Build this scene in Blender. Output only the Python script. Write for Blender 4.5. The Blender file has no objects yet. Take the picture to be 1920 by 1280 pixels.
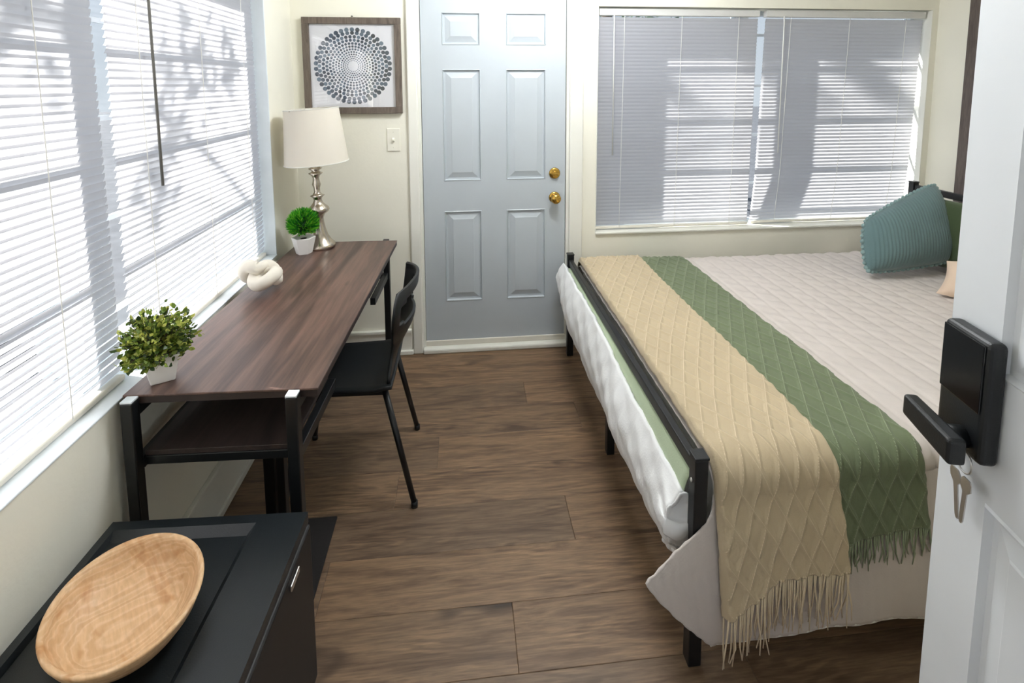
import bpy, math, random
from mathutils import Vector, Matrix
random.seed(7)
R = math.radians
scene = bpy.context.scene
C = scene.collection

# ---------------------------------------------------------------- camera
F_PX, PY, YAW, PITCH, ROLL, CAM_H = 943.6, 256.8, .099, .1041, -.0035, 1.5543
cam_d = bpy.data.cameras.new('camera'); cam = bpy.data.objects.new('camera', cam_d); C.objects.link(cam)
cam_d.sensor_fit = 'HORIZONTAL'; cam_d.sensor_width = 36; cam_d.lens = F_PX * 36 / 1920
cam_d.shift_y = -(640 - PY) / 1920; cam_d.clip_start = .02; cam_d.clip_end = 200
_f = Vector((math.sin(YAW) * math.cos(PITCH), math.cos(YAW) * math.cos(PITCH), -math.sin(PITCH)))
_r = Vector((math.cos(YAW), -math.sin(YAW), 0)); _u = _r.cross(_f)
_r2 = _r * math.cos(ROLL) + _u * math.sin(ROLL); _u2 = -_r * math.sin(ROLL) + _u * math.cos(ROLL)
m = Matrix((_r2, _u2, -_f)).transposed().to_4x4(); m.translation = (0, 0, CAM_H)
cam.matrix_world = m
scene.camera = cam

# ---------------------------------------------------------------- sky, sun, exposure
SUN_DIR = Vector((-.80, .265, .54)).normalized()          # towards the sun
world = bpy.data.worlds.new('sky'); scene.world = world; world.use_nodes = True
wn = world.node_tree.nodes; wl = world.node_tree.links
bg = wn['Background']; tcw = wn.new('ShaderNodeTexCoord'); sep = wn.new('ShaderNodeSeparateXYZ'); rmp = wn.new('ShaderNodeValToRGB')
wl.new(tcw.outputs['Generated'], sep.inputs[0]); wl.new(sep.outputs['Z'], rmp.inputs[0])
rmp.color_ramp.elements[0].position = 0.0; rmp.color_ramp.elements[0].color = (.88, .93, 1, 1)
rmp.color_ramp.elements[1].position = .9; rmp.color_ramp.elements[1].color = (.42, .58, .86, 1)
wl.new(rmp.outputs[0], bg.inputs[0]); bg.inputs[1].default_value = .25
sun_d = bpy.data.lights.new('sun', 'SUN'); sun_d.energy = 5.6; sun_d.angle = R(.6); sun_d.color = (1, .94, .9)
sun = bpy.data.objects.new('sun', sun_d); C.objects.link(sun); sun.location = SUN_DIR * 12
sun.rotation_euler = SUN_DIR.to_track_quat('Z', 'Y').to_euler()
FILL_GLOW = 27.0  # emission of the added, unseen fill light under the ceiling
vs = scene.view_settings
vs.view_transform = 'Standard'; vs.look = 'None'; vs.exposure = 1.75; vs.gamma = 1; vs.use_curve_mapping = False
scene.cycles.max_bounces = 8; scene.cycles.diffuse_bounces = 5; scene.cycles.transmission_bounces = 8
scene.cycles.transparent_max_bounces = 12; scene.cycles.sample_clamp_indirect = 6
scene.cycles.adaptive_threshold = .02; scene.cycles.caustics_reflective = False; scene.cycles.caustics_refractive = False

# ---------------------------------------------------------------- materials
def lin(r, g, b):
    f = lambda c: (c / 255) / 12.92 if c / 255 <= .04045 else ((c / 255 + .055) / 1.055) ** 2.4
    return (f(r), f(g), f(b), 1)
class NT:
    def __init__(s, name):
        s.m = bpy.data.materials.new(name); s.m.use_nodes = True; s.t = s.m.node_tree
        s.b = s.t.nodes['Principled BSDF']; s.out = s.t.nodes['Material Output']
    def n(s, typ, **k):
        q = s.t.nodes.new(typ)
        for a, v in k.items():
            if a.startswith('i_'): q.inputs[int(a[2:]) if a[2:].isdigit() else a[2:].replace('_', ' ')].default_value = v
            else: setattr(q, a, v)
        return q
    def l(s, a, b): s.t.links.new(a, b)
    def coords(s, scale=(1, 1, 1), rnd=False, kind='Object'):
        tc = s.n('ShaderNodeTexCoord'); mp = s.n('ShaderNodeMapping'); mp.inputs['Scale'].default_value = scale
        s.l(tc.outputs[kind], mp.inputs[0])
        if rnd:
            oi = s.n('ShaderNodeObjectInfo'); mu = s.n('ShaderNodeVectorMath', operation='SCALE'); mu.inputs[0].default_value = (17.3, 31.7, 7.1)
            s.l(oi.outputs['Random'], mu.inputs['Scale']); s.l(mu.outputs[0], mp.inputs['Location'])
        return mp.outputs[0]
    def noise(s, vec, scale, detail=4, rough=.55, dist=0):
        q = s.n('ShaderNodeTexNoise'); q.inputs['Scale'].default_value = scale; q.inputs['Detail'].default_value = detail
        q.inputs['Roughness'].default_value = rough; q.inputs['Distortion'].default_value = dist; s.l(vec, q.inputs['Vector']); return q.outputs[0]
    def ramp(s, fac, stops):
        q = s.n('ShaderNodeValToRGB'); e = q.color_ramp.elements
        while len(e) < len(stops): e.new(.5)
        for el, (p, c) in zip(e, stops): el.position = p; el.color = c
        s.l(fac, q.inputs[0]); return q.outputs[0]
    def mix(s, fac, a, b, mode='MIX'):
        q = s.n('ShaderNodeMix', data_type='RGBA', blend_type=mode)
        for i, v in ((0, fac), (6, a), (7, b)):
            if hasattr(v, 'links'): s.l(v, q.inputs[i])
            else: q.inputs[i].default_value = v
        return q.outputs[2]
    def bump(s, h, strength=.2, dist=.01):
        q = s.n('ShaderNodeBump'); q.inputs['Strength'].default_value = strength; q.inputs['Distance'].default_value = dist
        s.l(h, q.inputs['Height']); s.l(q.outputs[0], s.b.inputs['Normal'])

def plain(name, rgb, rough=.5, metal=0, var=.06, scale=12, bump=0, bscale=80, spec=None, coat=0):
    t = NT(name); c = lin(*rgb); v = t.coords()
    f = t.noise(v, scale, 3)
    lo = tuple(x * (1 - var) for x in c[:3]) + (1,); hi = tuple(min(1, x * (1 + var)) for x in c[:3]) + (1,)
    t.l(t.ramp(f, [(.3, lo), (.7, hi)]), t.b.inputs['Base Color'])
    t.b.inputs['Roughness'].default_value = rough; t.b.inputs['Metallic'].default_value = metal
    if spec is not None: t.b.inputs['Specular IOR Level'].default_value = spec
    if coat: t.b.inputs['Coat Weight'].default_value = coat; t.b.inputs['Coat Roughness'].default_value = .1
    if bump: t.bump(t.noise(v, bscale, 3), bump, .004)
    return t.m

def wood(name, stops, along='y', scale=1.0, rough=.5, rnd=False, knots=True, bump=.15, dist=1.2, stretch=1.0):
    t = NT(name)
    s = {'x': (stretch, 9, 9), 'y': (9, stretch, 9), 'z': (9, 9, stretch)}[along]
    v = t.coords(tuple(a * scale for a in s), rnd)
    g1 = t.noise(v, 1.6, 9, .62, dist)
    g2 = t.noise(v, 9, 5, .6, .2)
    base = t.ramp(g1, stops)
    fine = t.ramp(g2, [(.35, (.72, .72, .72, 1)), (.65, (1.12, 1.12, 1.12, 1))])
    col = t.mix(.75, base, fine, 'MULTIPLY')
    if knots:
        s2 = {'x': (2.2, 6, 6), 'y': (6, 2.2, 6), 'z': (6, 6, 2.2)}[along]
        v2 = t.coords(tuple(a * scale for a in s2), rnd)
        k = t.noise(v2, 1.3, 2, .5, .6)
        col = t.mix(t.ramp(k, [(.63, (0, 0, 0, 1)), (.76, (1, 1, 1, 1))]), col, (stops[0][1][0] * .55, stops[0][1][1] * .55, stops[0][1][2] * .55, 1))
    if rnd:
        vf = t.coords((3.2, 22, 22), rnd); wv = t.n('ShaderNodeTexWave', wave_type='RINGS', rings_direction='Z'); wv.inputs['Scale'].default_value = .9; wv.inputs['Distortion'].default_value = 9; wv.inputs['Detail'].default_value = 3; wv.inputs['Detail Scale'].default_value = 1.4
        t.l(vf, wv.inputs['Vector']); vm = t.coords((2.4, 7, 7), rnd); msk = t.ramp(t.noise(vm, 1.1, 2), [(.52, (0, 0, 0, 1)), (.66, (.55, .55, .55, 1))])
        fig = t.mix(1, col, t.ramp(wv.outputs[0], [(.2, (.62, .6, .58, 1)), (.75, (1.35, 1.33, 1.3, 1))]), 'MULTIPLY')
        col = t.mix(msk, col, fig)
        pv = t.coords((6, 120, 120), rnd); col = t.mix(.5, col, t.ramp(t.noise(pv, 2.0, 3, .6), [(.36, (.62, .6, .58, 1)), (.6, (1.1, 1.1, 1.1, 1))]), 'MULTIPLY')
        oi = t.n('ShaderNodeObjectInfo'); r = t.ramp(oi.outputs['Random'], [(0, (.82, .82, .84, 1)), (1, (1.14, 1.1, 1.06, 1))])
        col = t.mix(1, col, r, 'MULTIPLY')
    t.l(col, t.b.inputs['Base Color']); t.b.inputs['Roughness'].default_value = rough
    t.bump(g2, bump, .002)
    return t.m

def fabric(name, rgb, rough=.95, weave=260, bump=.35, var=.1, sheen=.2, rib=None):
    t = NT(name); v = t.coords(); c = lin(*rgb)
    f = t.noise(v, 7, 4); w = t.noise(v, weave, 2)
    lo = tuple(x * (1 - var) for x in c[:3]) + (1,); hi = tuple(min(1, x * (1 + var)) for x in c[:3]) + (1,)
    t.l(t.ramp(f, [(.3, lo), (.7, hi)]), t.b.inputs['Base Color'])
    t.b.inputs['Roughness'].default_value = rough; t.b.inputs['Sheen Weight'].default_value = sheen
    t.b.inputs['Specular IOR Level'].default_value = .15
    t.bump(w, bump, .002); return t.m

def translucent(name, rgb, trans, amount=.5, rough=.5):
    t = NT(name); tr = t.n('ShaderNodeBsdfTranslucent'); tr.inputs[0].default_value = lin(*trans)
    t.b.inputs['Base Color'].default_value = lin(*rgb); t.b.inputs['Roughness'].default_value = rough
    mx = t.n('ShaderNodeMixShader'); mx.inputs[0].default_value = amount
    t.l(t.b.outputs[0], mx.inputs[1]); t.l(tr.outputs[0], mx.inputs[2]); t.l(mx.outputs[0], t.out.inputs[0]); return t.m

def glass_mat(name, tint=(1, 1, 1, 1), refl=.04):
    t = NT(name); tp = t.n('ShaderNodeBsdfTransparent'); tp.inputs[0].default_value = tint
    gl = t.n('ShaderNodeBsdfGlossy'); gl.inputs['Roughness'].default_value = .02
    mx = t.n('ShaderNodeMixShader'); mx.inputs[0].default_value = refl; t.l(tp.outputs[0], mx.inputs[1]); t.l(gl.outputs[0], mx.inputs[2])
    t.l(mx.outputs[0], t.out.inputs[0]); return t.m

M = dict(
    wall=plain('cream_wall_paint', (236, 233, 219), .75, var=.025, scale=3, bump=.12, bscale=60),
    ceiling=plain('white_ceiling_paint', (240, 239, 232), .85, var=.02),
    trim=plain('white_trim_paint', (232, 231, 222), .45, var=.02, scale=5),
    door=plain('pale_grey_door_paint', (184, 191, 196), .42, var=.02, scale=4, bump=.05, bscale=25),
    opendoor=plain('white_door_paint', (222, 225, 228), .35, var=.02, scale=4, bump=.05, bscale=25),
    alu=plain('white_window_frame', (225, 232, 236), .4, var=.03),
    glass=glass_mat('window_glass', (.94, .97, .98, 1)),
    picglass=glass_mat('picture_glass', refl=.09),
    slat=translucent('blind_slat_white', (184, 184, 189), (243, 241, 243), .42, .45),
    rail=plain('blind_rail_offwhite', (222, 217, 205), .45, var=.03),
    headrail=plain('blind_headrail_grey', (206, 205, 202), .5, var=.03),
    cord=plain('blind_cord_white', (238, 236, 230), .8, var=.02),
    wand=plain('blind_wand_grey', (120, 118, 112), .35, var=.03),
    clearwand=plain('blind_wand_white', (232, 232, 228), .3, var=.02),
    black=plain('black_metal', (16, 18, 20), .38, var=.15, scale=20),
    blackplastic=plain('black_plastic', (17, 20, 22), .42, var=.1, scale=20, bump=.08, bscale=300),
    fridge=plain('black_fridge_shell', (24, 29, 32), .34, var=.1, scale=6, bump=.1, bscale=400),
    fridgedoor=plain('black_fridge_door', (15, 15, 17), .5, var=.1),
    darkmat=plain('dark_rubber', (22, 18, 17), .85, var=.15, bump=.2, bscale=120),
    desk=wood('walnut_desktop', [(.28, lin(52, 40, 37)), (.45, lin(82, 62, 55)), (.58, lin(112, 86, 75)), (.75, lin(76, 58, 52))], 'y', 1.0, .34, dist=.35, stretch=.55),
    deskedge=plain('dark_desk_edge', (44, 34, 31), .5, var=.15),
    core=plain('dark_green_core', (16, 58, 24), .9),
    shelf=wood('dark_shelf_wood', [(.3, lin(40, 32, 30)), (.5, lin(58, 47, 43)), (.7, lin(46, 37, 35))], 'y', .8, .5),
    plank=wood('vinyl_floor_plank', [(.25, lin(80, 61, 45)), (.42, lin(111, 88, 67)), (.55, lin(136, 111, 86)), (.68, lin(106, 83, 63)), (.82, lin(84, 65, 49))], 'x', 1.0, .48, True),
    subfloor=plain('dark_subfloor', (44, 35, 28), .9),
    frame=wood('grey_barn_wood', [(.3, lin(78, 68, 60)), (.5, lin(112, 100, 90)), (.7, lin(90, 79, 71))], 'z', 2, .65, False, False),
    darkstrip=wood('dark_brown_strip', [(.3, lin(84, 74, 70)), (.6, lin(104, 93, 88))], 'z', 2, .6, False, False),
    paper=plain('print_paper', (236, 236, 242), .6, var=.01),
    steel=plain('brushed_nickel', (196, 186, 172), .22, 1, var=.05, scale=30),
    brass=plain('polished_brass', (205, 165, 82), .2, 1, var=.05, scale=30),
    keysteel=plain('key_steel', (205, 203, 200), .38, 1, var=.05, scale=40),
    shade=translucent('linen_shade', (238, 233, 222), (240, 230, 212), .3, .9),
    ceramic=plain('white_ceramic', (232, 230, 226), .35, var=.02),
    knot=plain('matte_white_knot', (228, 221, 208), .6, var=.04, bump=.1),
    soil=plain('dark_soil', (40, 32, 26), .95),
    quilt=fabric('oat_quilt', (206, 197, 191), var=.03, weave=180, bump=.25),
    quiltwhite=fabric('white_quilt_backing', (238, 238, 238), var=.03, weave=160),
    mattress=fabric('mattress_ticking', (226, 224, 218), var=.03),
    greensheet=fabric('pale_green_sheet', (176, 190, 160), var=.04),
    cream=fabric('cream_knit', (190, 173, 144), var=.05, weave=220, bump=.5),
    green=fabric('sage_knit', (110, 120, 93), var=.08, weave=220, bump=.5),
    teal=fabric('teal_corduroy', (100, 124, 126), var=.06, weave=300, sheen=.4),
    creamyarn=fabric('cream_cable_yarn', (216, 199, 170), var=.03),
    greenyarn=fabric('sage_cable_yarn', (146, 156, 128), var=.04),
    tealpom=fabric('teal_bobble_yarn', (134, 158, 158), var=.08),
    darkgreen=fabric('olive_velvet', (70, 84, 58), var=.1, sheen=.4),
    peach=fabric('blush_cotton', (222, 198, 176), var=.04),
    whitecloth=fabric('white_cotton', (228, 226, 218), var=.03),
    grassm=plain('outdoor_ground', (84, 86, 90), .9, var=.3, scale=3),
    bark=plain('tree_bark', (92, 78, 64), .9, var=.25, scale=8, bump=.5, bscale=20),
    plate=plain('switch_plate_plastic', (234, 231, 218), .4, var=.02),
)
def leafmat(name, a, b, c, trans=.3):
    t = NT(name); g = t.n('ShaderNodeNewGeometry'); col = t.ramp(g.outputs['Random Per Island'], [(0, lin(*a)), (.5, lin(*b)), (1, lin(*c))])
    t.l(col, t.b.inputs['Base Color']); t.b.inputs['Roughness'].default_value = .45
    tr = t.n('ShaderNodeBsdfTranslucent'); t.l(col, tr.inputs[0]); mx = t.n('ShaderNodeMixShader'); mx.inputs[0].default_value = trans
    t.l(t.b.outputs[0], mx.inputs[1]); t.l(tr.outputs[0], mx.inputs[2]); t.l(mx.outputs[0], t.out.inputs[0]); return t.m
def bowlmat():
    t = NT('pale_carved_wood'); v = t.coords((1, 1, 1)); w = t.n('ShaderNodeTexWave', wave_type='RINGS', rings_direction='Y'); t.l(t.coords((5, 1.6, 9)), w.inputs['Vector'])
    w.inputs['Scale'].default_value = 2.2; w.inputs['Distortion'].default_value = 10; w.inputs['Detail'].default_value = 3; w.inputs['Detail Scale'].default_value = 1.2
    c = t.ramp(w.outputs[0], [(.1, lin(208, 168, 126)), (.5, lin(222, 188, 150)), (.9, lin(214, 176, 134))])
    p = t.ramp(t.noise(t.coords((7, 14, 7)), 1.0, 3, .6, .8), [(.56, (1, 1, 1, 1)), (.68, (.78, .62, .46, 1))])
    g = t.ramp(t.noise(t.coords((14, 90, 60)), 1.5, 3), [(.35, (.9, .88, .85, 1)), (.65, (1.05, 1.05, 1.05, 1))])
    t.l(t.mix(1, t.mix(1, c, p, 'MULTIPLY'), g, 'MULTIPLY'), t.b.inputs['Base Color']); t.b.inputs['Roughness'].default_value = .5; return t.m
M['bowl'] = bowlmat()
M['boxleaf'] = leafmat('boxwood_leaf', (38, 62, 30), (112, 136, 48), (206, 206, 104), .25)
M['grassleaf'] = leafmat('bright_grass_blade', (18, 100, 40), (62, 172, 36), (150, 216, 60), .25)
M['treeleaf'] = leafmat('tree_leaf', (46, 74, 52), (74, 104, 70), (110, 140, 90), .35)
def emit(name, rgb, s):
    t = NT(name); t.b.inputs['Base Color'].default_value = lin(*rgb); t.b.inputs['Emission Color'].default_value = lin(*rgb); t.b.inputs['Emission Strength'].default_value = s; return t.m
def dotmat():
    t = NT('indigo_dot_ink'); g = t.n('ShaderNodeNewGeometry'); col = t.ramp(g.outputs['Random Per Island'], [(0, lin(26, 38, 54)), (.6, lin(54, 74, 94)), (1, lin(100, 120, 138))])
    t.l(col, t.b.inputs['Base Color']); t.b.inputs['Roughness'].default_value = .7; return t.m
M['dots'] = dotmat()

# ---------------------------------------------------------------- mesh building
class MB:
    def __init__(s): s.v = []; s.f = []
    def box(s, x0, x1, y0, y1, z0, z1):
        b = len(s.v)
        s.v += [(x, y, z) for z in (z0, z1) for y in (y0, y1) for x in (x0, x1)]
        s.f += [tuple(b + i for i in q) for q in ((0, 2, 3, 1), (4, 5, 7, 6), (0, 1, 5, 4), (2, 6, 7, 3), (0, 4, 6, 2), (1, 3, 7, 5))]
        return s
    def hexa(s, p):          # 8 corners, ordered like box
        b = len(s.v); s.v += [tuple(q) for q in p]
        s.f += [tuple(b + i for i in q) for q in ((0, 2, 3, 1), (4, 5, 7, 6), (0, 1, 5, 4), (2, 6, 7, 3), (0, 4, 6, 2), (1, 3, 7, 5))]
        return s
    def bar(s, a, b, w, h=None, up=(0, 0, 1)):   # rectangular bar from a to b
        a, b = Vector(a), Vector(b); h = h or w; d = (b - a).normalized(); u = Vector(up)
        if abs(d.dot(u)) > .95: u = Vector((0, 1, 0))
        r = d.cross(u).normalized() * (w / 2); n = r.cross(d).normalized() * (h / 2)
        return s.hexa([a - r - n, a + r - n, b - r - n, b + r - n, a - r + n, a + r + n, b - r + n, b + r + n])
    def tube(s, path, rad, n=8, caps=True, closed=False):
        path = [Vector(p) for p in path]; L = len(path); b0 = len(s.v); prev = None
        for i, p in enumerate(path):
            if closed: d = path[(i + 1) % L] - path[i - 1]
            else: d = path[min(i + 1, L - 1)] - path[max(i - 1, 0)]
            d.normalize()
            if prev is None:
                t = Vector((0, 0, 1)) if abs(d.z) < .9 else Vector((1, 0, 0)); x = d.cross(t).normalized()
            else: x = (prev - d * prev.dot(d)).normalized()
            prev = x; y = d.cross(x); r = rad[i] if isinstance(rad, (list, tuple)) else rad
            for k in range(n):
                a = 2 * math.pi * k / n; s.v.append(tuple(p + x * (r * math.cos(a)) + y * (r * math.sin(a))))
        for i in range(L if closed else L - 1):
            j = (i + 1) % L
            for k in range(n):
                k2 = (k + 1) % n; s.f.append((b0 + i * n + k, b0 + i * n + k2, b0 + j * n + k2, b0 + j * n + k))
        if caps and not closed:
            s.f.append(tuple(b0 + k for k in reversed(range(n)))); s.f.append(tuple(b0 + (L - 1) * n + k for k in range(n)))
        return s
    def lathe(s, prof, n=32, c=(0, 0, 0), sx=1, sy=1, cap0=True, cap1=True, rot=0):
        b0 = len(s.v); L = len(prof)
        for r, z in prof:
            for k in range(n):
                a = 2 * math.pi * k / n + rot; s.v.append((c[0] + r * sx * math.cos(a), c[1] + r * sy * math.sin(a), c[2] + z))
        for i in range(L - 1):
            for k in range(n):
                k2 = (k + 1) % n; s.f.append((b0 + i * n + k, b0 + i * n + k2, b0 + (i + 1) * n + k2, b0 + (i + 1) * n + k))
        if cap0: s.f.append(tuple(b0 + k for k in reversed(range(n))))
        if cap1: s.f.append(tuple(b0 + (L - 1) * n + k for k in range(n)))
        return s
    def grid(s, fn, nu, nv, closed_u=False):
        b0 = len(s.v)
        for j in range(nv + 1):
            for i in range(nu + 1): s.v.append(tuple(fn(i / nu, j / nv)))
        for j in range(nv):
            for i in range(nu):
                a = b0 + j * (nu + 1) + i; s.f.append((a, a + 1, a + nu + 2, a + nu + 1))
        return s
    def quad(s, *p):
        b = len(s.v); s.v += [tuple(q) for q in p]; s.f.append(tuple(range(b, b + len(p)))); return s
    def xf(s, mat):
        s.v = [tuple(mat @ Vector(p)) for p in s.v]; return s
    def mesh(s, name):
        me = bpy.data.meshes.new(name); me.from_pydata(s.v, [], s.f); me.validate(); me.update(); return me
    def build(s, name, mat, parent=None, smooth=False, bevel=0, solid=0, local=False, subdiv=0, segs=2, offset=-1):
        if parent is not None and not local:
            o_ = Vector((0, 0, 0)); q = parent
            while q is not None: o_ += q.location; q = q.parent
            s.v = [tuple(Vector(p) - o_) for p in s.v]
        me = s.mesh(name); me.materials.append(M[mat] if isinstance(mat, str) else mat)
        if smooth: me.polygons.foreach_set('use_smooth', [True] * len(me.polygons))
        o = bpy.data.objects.new(name, me); C.objects.link(o); o.parent = parent
        if solid: md = o.modifiers.new('thickness', 'SOLIDIFY'); md.thickness = solid; md.offset = offset
        if bevel: md = o.modifiers.new('bevel', 'BEVEL'); md.width = bevel; md.segments = segs; md.limit_method = 'ANGLE'; md.angle_limit = R(40)
        if subdiv: md = o.modifiers.new('subdiv', 'SUBSURF'); md.levels = subdiv; md.render_levels = subdiv
        return o
def tag(o, label=None, cat=None, group=None, kind=None):
    if label: o['label'] = label
    if cat: o['category'] = cat
    if group: o['group'] = group
    if kind: o['kind'] = kind
    return o
def thing(name, label, cat, loc=(0, 0, 0), rz=0, group=None, kind=None):
    o = bpy.data.objects.new(name, None); C.objects.link(o); o.location = loc; o.rotation_euler = (0, 0, rz); o.empty_display_size = .1
    return tag(o, label, cat, group, kind)
def part(me, name, parent, loc, rot=(0, 0, 0)):
    o = bpy.data.objects.new(name, me); C.objects.link(o); o.parent = parent; o.location = loc; o.rotation_euler = rot; return o
def sstep(a, b, x):
    t = max(0, min(1, (x - a) / (b - a))); return t * t * (3 - 2 * t)
def interp(x, pts):
    if x <= pts[0][0]: return pts[0][1]
    for (a, va), (b, vb) in zip(pts, pts[1:]):
        if x <= b: return va + (vb - va) * (x - a) / (b - a)
    return pts[-1][1]
def hnoise(x, y, s=0):
    return (math.sin(x * 1.7 + y * 2.3 + s) + math.sin(x * 3.1 - y * 1.9 + 1.3 + s * 2) * .6 + math.sin(x * 5.3 + y * 4.7 + 2.1 + s) * .35) / 1.95

# ================================================================ THE SETTING
XL, XR, YB, YF, ZC = -.902, 2.88, 2.835, -.02, 2.42
WT = .27
WTB, WDB = .19, .125      # the back wall is thinner
WD = .19      # depth of the window plane behind the inner wall face
LW = (.36, 2.465, .735, 2.03)        # left window opening: y0,y1,z0,z1
BW = (.772, 2.842, .672, 1.992)      # back window opening: x0,x1,z0,z1
DL, DR, DT = -.222, .592, 2.07       # back door leaf
OD = (-.16, .70)                     # entrance opening behind the camera

# floor with planks
fl = MB().box(XL - WT, XR + WT, YF - WT, YB + WT, -.06, -.006).build('floor', 'subfloor'); tag(fl, kind='structure')
plank_len, pw = 1.22, .187
def plank_mesh(length):
    mb = MB(); g = .0004; c = .0014; L, W = length / 2 - g, pw / 2 - g
    mb.v += [(-L, -W, -.006), (L, -W, -.006), (L, W, -.006), (-L, W, -.006), (-L, -W, -c * .5), (L, -W, -c * .5), (L, W, -c * .5), (-L, W, -c * .5),
             (-L + c, -W + c, 0), (L - c, -W + c, 0), (L - c, W - c, 0), (-L + c, W - c, 0)]
    for a in (0, 4):
        for k in range(4): mb.f.append((a + k, a + (k + 1) % 4, a + 4 + (k + 1) % 4, a + 4 + k))
    mb.f += [(8, 9, 10, 11), (3, 2, 1, 0)]
    me = mb.mesh('plank'); me.materials.append(M['plank']); return me
full_plank = plank_mesh(plank_len)
joints = {0: .13, 2: .368, 5: .527, 1: -.45, 3: .95, 4: -.12, 6: .30, 7: .8, -1: .75, -2: .3, -3: -.2, -4: .5, -5: .1, -6: .62, -7: 0, -8: .4}
row = -8
while True:
    y0 = 1.173 + row * pw
    if y0 > YB: break
    if y0 + pw > YF - .15:
        j = joints.get(row, .2)
        k0 = math.floor((XL - j) / plank_len); k1 = math.ceil((XR - j) / plank_len)
        for k in range(k0, k1):
            a, b = max(XL, j + k * plank_len), min(XR, j + (k + 1) * plank_len)
            if b - a < .03: continue
            me = full_plank if abs(b - a - plank_len) < 1e-4 else plank_mesh(b - a)
            yc = y0 + pw / 2
            if y0 + pw > YB:
                continue
            part(me, 'plank', fl, ((a + b) / 2, yc, 0))
    row += 1
# last narrow strip by the back wall and door sill
MB().box(XL, XR, 1.173 + 8 * pw, YB, -.006, 0).build('plank', 'plank', fl)

def wall(name, boxes, mat='wall'):
    mb = MB()
    for b in boxes: mb.box(*b)
    return tag(mb.build(name, mat), kind='structure')
y0, y1, z0, z1 = LW
wall('wall_left', [(XL - WT, XL, YF - WT, y0, 0, ZC), (XL - WT, XL, y1, YB + WTB, 0, ZC), (XL - WT, XL, y0, y1, 0, z0), (XL - WT, XL, y0, y1, z1, ZC)])
x0, x1, z0, z1 = BW
ox0, ox1 = DL - .02, DR + .02
wall('wall_back', [(XL, ox0, YB, YB + WTB, 0, ZC), (ox0, ox1, YB, YB + WTB, DT + .02, ZC), (ox1, x0, YB, YB + WTB, 0, ZC),
                   (x0, x1, YB, YB + WTB, 0, z0), (x0, x1, YB, YB + WTB, z1, ZC), (x1, XR + WT, YB, YB + WTB, 0, ZC)])
wall('wall_right', [(XR, XR + WT, YF - WT, YB, 0, ZC)])
wall('wall_front', [(XL, OD[0] - .02, YF - WT, YF, 0, ZC), (OD[1] + .02, XR, YF - WT, YF, 0, ZC), (OD[0] - .02, OD[1] + .02, YF - WT, YF, 2.07, ZC)])
wall('ceiling', [(XL - WT, XR + WT, YF - WT, YB + WT, ZC, ZC + .1)], 'ceiling')
# roof with short eaves; long front overhang added to cut sky light indoors
tag(MB().box(XL - .45, XR + .3, YF - 2.8, YB + .42, ZC + .1, ZC + .2).build('roof', 'trim'), kind='structure')

# baseboards
def baseboard(name, path_boxes):
    mb = MB()
    for b in path_boxes: mb.box(*b)
    return tag(mb.build(name, 'trim', bevel=.004), kind='structure')
baseboard('baseboard_left', [(XL, XL + .014, YF, YB, 0, .19), (XL, XL + .022, YF, YB, 0, .03), (XL, XL + .019, YF, YB, .175, .192)])
baseboard('baseboard_back', [(XL + .022, -.305, YB - .014, YB, 0, .13), (XL + .022, -.305, YB - .024, YB, .13, .15), (XL + .022, -.297, YB - .026, YB, 0, .025)])
baseboard('baseboard_right', [(XR - .014, XR, YF, YB, 0, .13)])
baseboard('baseboard_bed', [(.69, XR - .014, YB - .014, YB, 0, .13)])
# dark brown vertical strip on the right wall, floor to ceiling
tag(MB().box(XR - .02, XR, 2.53, 2.63, 0, ZC).build('dark_strip', 'darkstrip', bevel=.003), kind='structure')

# back door casing and leaf
cs = thing('trim_1', None, None, (DL, YB, 0), kind='structure')
MB().box(-.297, ox0, YB - .02, YB, 0, DT + .09).build('casing', 'trim', cs, bevel=.006)
MB().box(ox1, .69, YB - .02, YB, 0, DT + .09).build('casing', 'trim', cs, bevel=.006)
MB().box(ox0, ox1, YB - .02, YB, DT + .02, DT + .09).build('casing', 'trim', cs, bevel=.006)
MB().box(ox0, DL - .004, YB + .001, YB + .12, 0, DT + .018).build('jamb', 'trim', cs)
MB().box(DR + .004, ox1, YB + .001, YB + .12, 0, DT + .018).build('jamb', 'trim', cs)
MB().box(ox0 + .001, ox1 - .001, YB - .035, YB + .1, 0, .03).build('threshold', 'trim', cs, bevel=.008)
MB().box(ox0 + .001, ox1 - .001, YB + .004, YB + .1, .03, .062).build('door_sweep', 'rail', cs, bevel=.004)

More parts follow.
